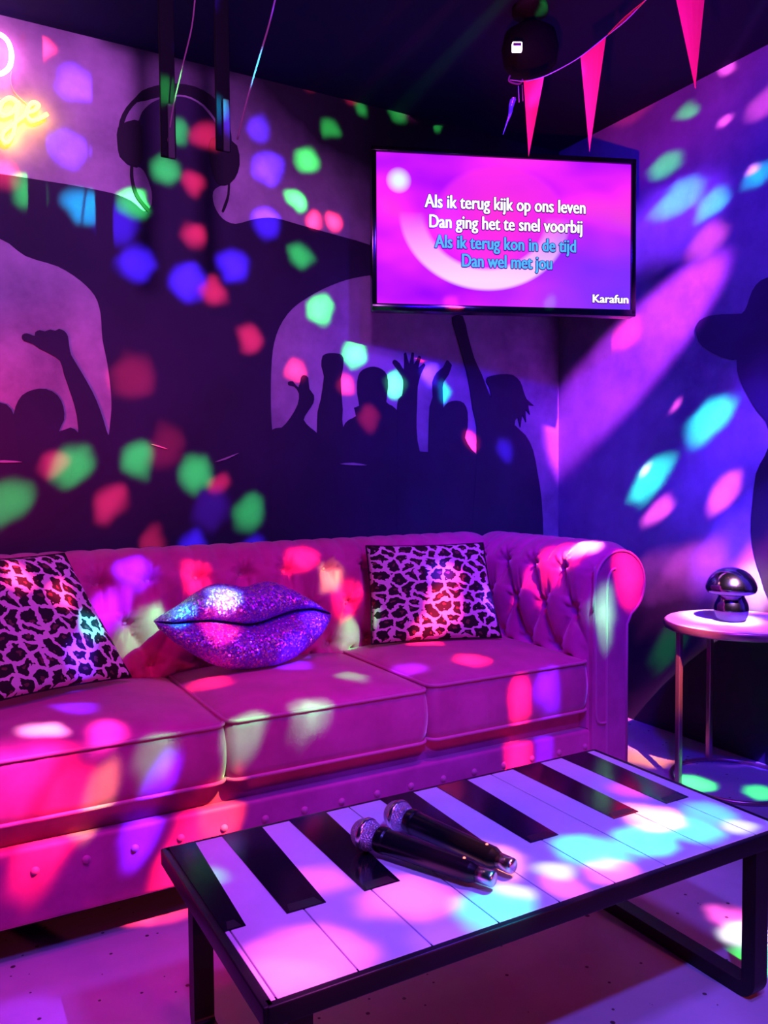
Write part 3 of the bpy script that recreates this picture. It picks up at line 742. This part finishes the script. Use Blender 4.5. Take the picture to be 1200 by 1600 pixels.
for i in (1, 2, 4, 5, 7, 8):
    c = KX+i*KW
    sh = {1: .006, 2: .024, 4: -.014, 5: .008, 7: -.026, 8: .003}[i]
    black(c+sh-.038, c+sh+.036, c+sh-.038, c+sh+.050)
def loop_leg(xc):
    y0, y1, t, w_ = TY0+.012, TY1-.070, .024, .020
    # rounded U-shaped loop in the y-z plane, swept as one flat bar
    r = .026
    ctr = [(y0, TZ-.034), (y0, r+.016)]
    for i in range(1, 9): a = PI+PI/2*i/8; ctr.append((y0+r+r*math.cos(a), r+.016+r*math.sin(a)))
    for i in range(1, 9): a = -PI/2+PI/2*i/8; ctr.append((y1-r+r*math.cos(a), r+.016+r*math.sin(a)))
    ctr.append((y1, TZ-.034))
    mb = MB(); vs = []; fs = []; L = len(ctr)
    for i, (y, z) in enumerate(ctr):
        q0, q1 = ctr[max(i-1, 0)], ctr[min(i+1, L-1)]
        ty, tz = q1[0]-q0[0], q1[1]-q0[1]; l = math.hypot(ty, tz); ny, nz = -tz/l, ty/l
        for sx, sn in ((-1, -1), (1, -1), (1, 1), (-1, 1)): vs.append((xc+sx*w_, y+ny*sn*.016, z+nz*sn*.016))
    for i in range(L-1):
        for j in range(4): fs.append((i*4+j, i*4+(j+1) % 4, (i+1)*4+(j+1) % 4, (i+1)*4+j))
    fs.append((3, 2, 1, 0)); fs.append(tuple((L-1)*4+j for j in range(4)))
    mb.add(vs, fs); autosmooth(mb.make('leg', M_BLACK, tab), 30)
loop_leg(.452); loop_leg(1.487)

# ------------------------------------------------------------------ microphones
def mic(label, head, tail):
    head, tail = Vector(head), Vector(tail)
    L = (tail-head).length
    root = thing('microphone', label, 'microphone', head, group='black cordless microphones on the piano table')
    root.rotation_mode = 'QUATERNION'; root.rotation_quaternion = (tail-head).to_track_quat('X', 'Z')
    R = .031
    pts = []
    for i in range(15):
        a = PI-(PI-.62)*i/14; pts.append((R*math.sin(a), R*math.cos(a)*1.08))
    g = MB().lathe(pts, n=36, axis='x').make('grille', M_MICG, root, True, world=False)
    MB().lathe([(R*.99, -.006), (R*1.05, -.004), (R*1.05, .004), (R*.99, .006)], n=36, axis='x').make('grille_band', M_STEEL, g, True, world=False)
    body = [(.0185, .026), (.024, .030), (.0255, .036), (.0255, .046), (.0235, .050), (.0225, .10), (.0215, .16), (.0205, L-.048), (.0200, L-.046), (.0150, L-.034), (.0150, L-.033)]
    b = autosmooth(MB().lathe(body, n=32, axis='x').make('body', M_MICB, root, True, world=False), 25)
    MB().lathe([(.0148, L-.035), (.0148, L-.006), (.0140, L-.002), (.0120, L), (0, L)], n=28, axis='x').make('end_cap', M_STEEL, root, True, world=False)
    mb = MB().lathe([(0, .0022), (.0022, .0015), (.003, 0)], n=12)
    for i, v in enumerate(mb.v): mb.v[i] = Vector((L-.062+v.x, v.y, .0203+v.z))
    mb.make('indicator_light', M_LED, b, True, world=False)
mic('black microphone with silver mesh head, the left one, nearer the front left table corner', (.746, 1.402, TZ+.0350), (.866, 1.146, TZ+.0250))
mic('black microphone with silver mesh head, the right one, lying nearer the sofa', (.846, 1.447, TZ+.0350), (.925, 1.166, TZ+.0250))

# ------------------------------------------------------------------ round side table and mushroom
SCX, SCY, SZ = 2.485, 1.885, .58
st = thing('side_table', 'round side table with pale top and slim rose metal frame beside the sofa arm', 'table', (SCX, SCY, 0))
autosmooth(MB().lathe([(0, SZ-.012), (.232, SZ-.012), (.236, SZ-.008), (.236, SZ-.003), (.232, SZ), (0, SZ)], (SCX, SCY, 0), 72).make('tabletop', M_TTOP, st))
MB().lathe([(.229, SZ-.030), (.238, SZ-.030), (.240, SZ-.026), (.240, SZ-.006), (.237, SZ-.003), (.229, SZ-.012)], (SCX, SCY, 0), 72).make('rim', M_COPPER, st, True)
RB = .212
MB().tube([Vector((SCX+RB*math.cos(2*PI*i/64), SCY+RB*math.sin(2*PI*i/64), .0075)) for i in range(64)], .0075, 10, closed=True).make('base_ring', M_COPPER, st, True)
for ang in (159, 62, -75, -10):
    a = math.radians(ang); X, Y = SCX+RB*math.cos(a), SCY+RB*math.sin(a)
    MB().box(X-.0095, Y-.0095, .004, X+.0095, Y+.0095, SZ-.028, .003).make('leg', M_COPPER, st)
MX, MY = 2.462, 1.888
mu = thing('mushroom_lamp', 'smoky mirrored glass mushroom lamp on the round side table', 'lamp', (MX, MY, SZ))
s = .00222
stem = [(0, 0), (15, 0), (18, .5), (22, 4), (25.5, 11), (26.3, 20), (25, 28), (21.5, 36), (18.5, 42), (17.5, 47), (17.5, 50)]
MB().lathe([(r*s, h*s) for r, h in stem], (MX, MY, SZ), 48).make('stem', M_CHROME, mu, True)
cap = [(17, 48), (22, 44.5), (30, 43.5), (35, 45.5), (37.8, 50), (38.2, 55), (36.5, 61), (33, 68), (27.5, 75), (20, 80.5), (11, 84), (4, 85), (0, 85)]
MB().lathe([(r*s, h*s) for r, h in cap], (MX, MY, SZ), 56).make('cap', M_CHROME, mu, True)

# ------------------------------------------------------------------ television in the corner
TVC = Vector((2.081, 2.669, 2.075)); TVW, TVH = 1.056, .594
tv = thing('television', 'black flat-screen television showing pink karaoke lyrics in the corner', 'television', TVC, (0, 0, 0))
tv.rotation_euler = (math.radians(-.78), math.radians(.3), -math.radians(21.8))
def screen_mat():
    M = mat('karaoke_screen', (.004, .004, .004), .3, spec=.05)
    tc = N(M, 'ShaderNodeTexCoord'); sp = N(M, 'ShaderNodeSeparateXYZ'); LK(M, tc.outputs['UV'], sp.inputs[0])
    base = ramp(M, noise(M, 2.3, 2, .4, 'UV'), [(.32, (.26, .0, .98)), (.48, (.62, .01, .98)), (.58, (.92, .02, .85)), (.74, (.95, .05, .60))])
    # soft purple to the lower right, white crescent as on the screen
    def circ(cx, cy, sx, sy):
        m1 = N(M, 'ShaderNodeVectorMath', operation='MULTIPLY_ADD'); LK(M, tc.outputs['UV'], m1.inputs[0]); m1.inputs[1].default_value = (1/sx, 1/sy, 0); m1.inputs[2].default_value = (-cx/sx, -cy/sy, 0)
        ln = N(M, 'ShaderNodeVectorMath', operation='LENGTH'); LK(M, m1.outputs[0], ln.inputs[0]); return ln.outputs['Value']
    def mix(a, col, fac):
        x = N(M, 'ShaderNodeMix', data_type='RGBA'); LK(M, fac, x.inputs[0]); LK(M, a, x.inputs[6]); x.inputs[7].default_value = (*col, 1); return x.outputs[2]
    c = base
    c = mix(c, (.16, .03, 1.0), ramp(M, circ(.98, .02, .62, .75), [(0, (1, 1, 1)), (.45, (.75, .75, .75)), (1, (0, 0, 0))]))
    c = mix(c, (1.0, .03, .62), ramp(M, circ(.48, .62, .26, .34), [(.1, (.9, .9, .9)), (.9, (.45, .45, .45)), (1, (0, 0, 0))]))
    ring = ramp(M, circ(.42, .62, .34, .52), [(.68, (0, 0, 0)), (.74, (1, 1, 1)), (.95, (.95, .95, .95)), (1.0, (0, 0, 0))])
    low = N(M, 'ShaderNodeMapRange'); LK(M, sp.outputs['Y'], low.inputs['Value']); low.inputs['From Min'].default_value = .62; low.inputs['From Max'].default_value = .18
    rm = N(M, 'ShaderNodeMix', data_type='RGBA'); rm.blend_type = 'MULTIPLY'; rm.inputs[0].default_value = 1; LK(M, ring, rm.inputs[6]); LK(M, low.outputs[0], rm.inputs[7])
    c = mix(c, (1.0, .62, 1.0), rm.outputs[2])
    c = mix(c, (.75, .9, 1.0), ramp(M, circ(.085, .82, .05, .09), [(0, (1, 1, 1)), (.35, (.9, .9, .9)), (1, (0, 0, 0))]))
    LK(M, c, BS(M).inputs['Emission Color']); BS(M).inputs['Emission Strength'].default_value = 1.15
    return M
M_SCR = screen_mat()
bz = .020
autosmooth(MB().box(-TVW/2-bz, .004, -TVH/2-bz-.008, TVW/2+bz, .050, TVH/2+bz, .006).make('casing', M_TVB, tv, world=False))
fr = MB()
fr.box(-TVW/2-bz, -.012, TVH/2, TVW/2+bz, .010, TVH/2+bz, .003).box(-TVW/2-bz, -.012, -TVH/2-bz-.008, TVW/2+bz, .010, -TVH/2, .003)
fr.box(-TVW/2-bz, -.012, -TVH/2-bz, -TVW/2, .010, TVH/2+bz, .003).box(TVW/2, -.012, -TVH/2-bz, TVW/2+bz, .010, TVH/2+bz, .003)
autosmooth(fr.make('bezel', M_TVB, tv, world=False))
scr = mk('screen', [(-TVW/2, 0, -TVH/2), (TVW/2, 0, -TVH/2), (TVW/2, 0, TVH/2), (-TVW/2, 0, TVH/2), (-TVW/2, .006, -TVH/2), (TVW/2, .006, -TVH/2), (TVW/2, .006, TVH/2), (-TVW/2, .006, TVH/2)],
 [(0, 1, 2, 3), (4, 5, 6, 7), (0, 1, 5, 4), (1, 2, 6, 5), (2, 3, 7, 6), (3, 0, 4, 7)], M_SCR, tv, False, False, uvs=[(0, 0), (1, 0), (1, 1), (0, 1)]*2)
M_TW = mat('screen_white_text', (.02, .02, .02), .4, emit=(1, .97, 1), estr=1.3)
M_TB = mat('screen_blue_text', (.02, .02, .02), .4, emit=(.07, .42, 1.0), estr=1.2)
M_TO = mat('screen_text_outline', (.01, .004, .03), .4, emit=(.10, .0, .22), estr=.5)
BOLD = .0009
def text(body, cx, cz, width, ma, name, parent, height, bold=.012):
    """lettering laid on the screen, cx/cz in screen metres from its middle, with a dark edge behind it"""
    cu = bpy.data.curves.new(name, 'FONT'); cu.body = body; cu.size = 1; cu.align_x = 'CENTER'; cu.align_y = 'BOTTOM_BASELINE'
    cu.offset = bold; cu.extrude = .004; cu.resolution_u = 3
    t = bpy.data.objects.new('tmp', cu); COL.objects.link(t)
    dg = bpy.context.evaluated_depsgraph_get(); me = bpy.data.meshes.new_from_object(t.evaluated_get(dg))
    bpy.data.objects.remove(t)
    xs = [v.co.x for v in me.vertices]; sx = width/(max(xs)-min(xs)); m0 = (max(xs)+min(xs))/2
    for v in me.vertices:
        x, y, z = v.co; v.co = (cx+(x-m0)*sx, -.0026-z*.05, cz+y*height)
    fl = [tuple(p.vertices) for p in me.polygons if abs(p.normal.y) > .5]
    mb = MB(); body_mb = MB()
    for q in range(5): body_mb.add([v.co+Vector(((q-2)*BOLD, -q*.00004, (q % 2)*BOLD)) for v in me.vertices], fl)
    body_mb.make(name, ma, parent, False, False)
    for q in range(14):
        a = 2*PI*q/14; d = Vector((math.cos(a)*.0048, .0008+q*.00006, math.sin(a)*.0036-.0004))
        mb.add([v.co+d for v in me.vertices], fl)
    mb.make('lettering_edge', M_TO, parent, False, False)
TX = lambda px: (px-588.7)/397*TVW-TVW/2
LN = [('Als ik terug kijk op ons leven', 662, 912, .649, M_TW), ('Dan ging het te snel voorbij', 669, 907, .516, M_TW), ('Als ik terug kon in de tijd', 677, 897, .383, M_TB), ('Dan wel met jou', 719, 859, .262, M_TB)]
for body, a, b, fy, ma in LN:
    text(body, (TX(a)+TX(b))/2, (fy-.5)*TVH, TX(b)-TX(a), ma, 'lyric_line', scr, .074, 0)
text('Karafun', (TX(925)+TX(982))/2, (.045-.5)*TVH, TX(982)-TX(925), M_TW, 'screen_logo', scr, .047, 0)
# its wall arm
autosmooth(MB().box(-.10, .050, -.10, .10, .062, .10, .003).make('mount_plate', M_MATT, tv, world=False))
wm = thing('television_wall_mount', 'black swivel arm joining the television to the mural wall', 'wall mount', (2.2, WY, 2.07))
MB().tube([Vector((2.112, 2.745, 2.075)), Vector((2.17, 2.90, 2.075)), Vector((2.25, WY-.012, 2.075))], .018, 12).make('arm', M_MATT, wm, True)
autosmooth(MB().box(2.17, WY-.014, 1.98, 2.33, WY-.0005, 2.17, .003).make('wall_plate', M_MATT, wm))

# ------------------------------------------------------------------ bunting
bun = thing('pennant_bunting', 'string of narrow pink triangular pennants hanging above the television', 'bunting', (1.72, 2.0, 2.3))
def pt(px, py, t): return ORG+ray(px, py)*t
t0, t1, t2, t3 = 2.55, 2.45, 2.32, 2.05
cordp = [pt(797, 125, 2.58), pt(806, 126, 2.57), pt(822, 127, t0), pt(849, 120, 2.53), pt(878, 106, 2.50), pt(908, 88, t1), pt(947, 57, 2.42), pt(978, 32, 2.37), pt(1012, -3, t2), pt(1052, -45, 2.12), pt(1103, -100, 2.0)]
MB().tube(catmull(cordp, 6), .0016, 6).make('cord', M_CORD, bun, True)
def pennant(a, b, tip):
    a, b, tip = Vector(a), Vector(b), Vector(tip)
    n = (b-a).cross(tip-a).normalized(); vs = []; fs = []; K = 10
    for i in range(K+1):
        f = i/K; l, r = a.lerp(tip, f), b.lerp(tip, f)
        for j in range(5):
            g = j/4; q = l.lerp(r, g)+n*(.008*math.sin(PI*g)*math.sin(f*3+.5)*(1-f)); vs.append(q)
    N1 = len(vs); vs += [v+n*.0012 for v in vs]
    for i in range(K):
        for j in range(4):
            q = i*5+j; fs += [(q, q+1, q+6, q+5), (N1+q, N1+q+5, N1+q+6, N1+q+1)]
        fs += [(i*5, i*5+5, N1+i*5+5, N1+i*5), (i*5+4, N1+i*5+4, N1+i*5+9, i*5+9)]
    fs += [(j, N1+j, N1+j+1, j+1) for j in range(4)]
    mk('pennant', vs, fs, M_PEN, bun, False)
pennant(pt(818, 126, t0), pt(850, 120, 2.53), pt(826, 245, 2.56))
pennant(pt(907, 88, t1), pt(947, 57, 2.42), pt(921, 238, 2.46))
pennant(pt(1050, -30, 2.14), pt(1106, -55, 2.05), pt(1086, 138, 2.12))
pennant(pt(950, 54, 2.41), pt(1008, 1, 2.32), pt(962, 46, 2.62))
MB().tube(catmull([pt(797, 118, 2.58), pt(795, 126, 2.58), pt(802, 130, 2.58), pt(812, 131, 2.57), pt(817, 124, 2.56)], 5), .003, 6).make('cord_knot', M_DCORD, bun, True)
for a, b in (((810, 134), (811, 160)), ((816, 133), (817, 158))):
    MB().tube([pt(*a, 2.575), pt(*b, 2.575)], .0014, 6).make('cord_end', M_CORD, bun, True)
rp = catmull([pt(803, 152, 2.6), pt(799, 165, 2.61), pt(797, 178, 2.59), pt(792, 192, 2.6), pt(786, 210, 2.6)], 6)
vs = []; fs = []
for i, p in enumerate(rp):
    f = i/(len(rp)-1); w_ = .0095*(1-f)**.7*(1 if f > .05 else .6)+.0006; a = f*4
    d = R2*math.cos(a*.3)*w_; vs += [p-d, p+d, p+d+FW*.0008, p-d+FW*.0008]
for i in range(len(rp)-1):
    for j in range(4): fs.append((i*4+j, i*4+(j+1) % 4, i*4+4+(j+1) % 4, i*4+4+j))
props(mk('ribbon_tail', vs, fs, M_RIB, None, True), 'short ribbon tail with a blue glint in its colour, dangling left of the first pennant', 'ribbon')

# ------------------------------------------------------------------ ceiling fixture above the television
fx = pt(828, 92, 2.75)
cf = thing('ceiling_spotlight', 'dark round stage spotlight on the ceiling above the television', 'spotlight', (fx.x, fx.y, CZ))
MB().lathe([(0, CZ-.0005), (.06, CZ-.0005), (.06, CZ-.02), (.02, CZ-.03), (.018, 2.60), (.018, 2.55)], (fx.x, fx.y, 0), 28).make('mount', M_MATT, cf, True)
MB().lathe([(0, 2.605), (.05, 2.60), (.085, 2.575), (.095, 2.53), (.088, 2.48), (.06, 2.445), (0, 2.435)], (fx.x, fx.y, 0), 40).make('housing', M_MATT, cf, True)
wl = pt(808, 73, 2.62)
q = MB().box(-.016, -.006, -.014, .016, .012, .014, .003)
for i, v in enumerate(q.v): q.v[i] = wl+R2*v.x+FW*v.y+U2*v.z
q.make('glint_window', M_GLINT, cf)
q = MB().box(-.0135, -.0085, -.001, .012, -.005, .008, .001)
for i, v in enumerate(q.v): q.v[i] = wl+R2*v.x+FW*v.y+U2*v.z
q.make('window_shade', M_COPPER, cf)

# ------------------------------------------------------------------ bracket hanging from the ceiling at upper left
br = thing('ceiling_bracket', 'black ceiling bracket with two flat rails and pull cords hanging at upper left', 'bracket', (.85, 2.46, CZ))
autosmooth(MB().box(.56, 2.40, CZ-.035, .92, 2.50, CZ-.0005, .006).make('ceiling_plate', M_MATT, br))
M_GREY = mat('dull_grey_metal', (.05, .045, .055), .75, spec=.1)
bump(M_GREY, noise(M_GREY, 120, 2), .05, .001)
for X, zb in ((.655, 2.035), (.822, 2.085)):
    rl = autosmooth(MB().box(X-.022, 2.425, zb, X+.022, 2.44, CZ-.03, .004).make('rail', M_MATT, br))
    autosmooth(MB().box(X-.004, 2.415, zb-.005, X+.016, 2.424, zb+.15, .003).make('latch', M_GREY, rl))
MB().tube(catmull([pt(306, -20, 2.30), pt(300, 40, 2.32), pt(286, 100, 2.35), pt(272, 160, 2.37), pt(262, 222, 2.385)], 5), .0022, 8).make('pull_cord', M_DCORD, br, True)
MB().tube(catmull([pt(262, 222, 2.385), pt(257, 200, 2.385), pt(254, 175, 2.385)], 5), .0022, 8).make('pull_cord', M_MATT, br, True)
MB().tube(catmull([pt(432, -10, 2.25), pt(420, 40, 2.27), pt(402, 100, 2.29), pt(385, 160, 2.31), pt(371, 218, 2.33)], 5), .0026, 8).make('pull_cord', M_DCORD, br, True)
q = MB().lathe([(0, 0), (.003, .001), (.004, .004)], n=10)
for i, v in enumerate(q.v): q.v[i] = pt(228, 51, 2.3)+v
# ------------------------------------------------------------------ neon sign
ne = thing('neon_sign', 'glowing pink and yellow script neon sign at the upper left edge of the mural wall', 'sign', (.2, WY, 2.4))
def neon(pts, ma, r=.0075, lab=None, nm='neon_tube'):
    P = catmull([ony(px, py, WY-.035) for px, py in pts], 8)
    o = MB().tube(P, r, 10).make(nm, ma, ne, True)
    if lab: o['label'] = lab
    return o
neon([(-26,60),(-12,54),(2,55),(13,66),(18,85),(15,104),(4,114),(-10,116),(-24,108),(-30,88),(-26,60)], M_NP, .008, 'pink tube')
neon([(-34,186),(-22,172),(-14,168),(-12,186),(-12,172),(2,160)], M_NY, .0065, 'yellow tube')
neon([(28,160),(16,153),(4,160),(0,174),(8,180),(20,174),(29,160),(26,178),(24,192),(20,210),(12,222),(4,218),(6,206),(20,194),(36,182),(42,176)], M_NY, .0065, 'yellow tube')
neon([(42,176),(54,172),(60,164),(52,160),(44,168),(42,180),(50,188),(62,185),(74,178)], M_NY, .0065, 'yellow tube')
P = [ony(px, py, WY-.012) for px, py in ((18,112),(17,128),(24,145),(40,160),(50,172))]
MB().tube(catmull(P, 5), .0022, 6).make('wire', M_CORD, ne, True)
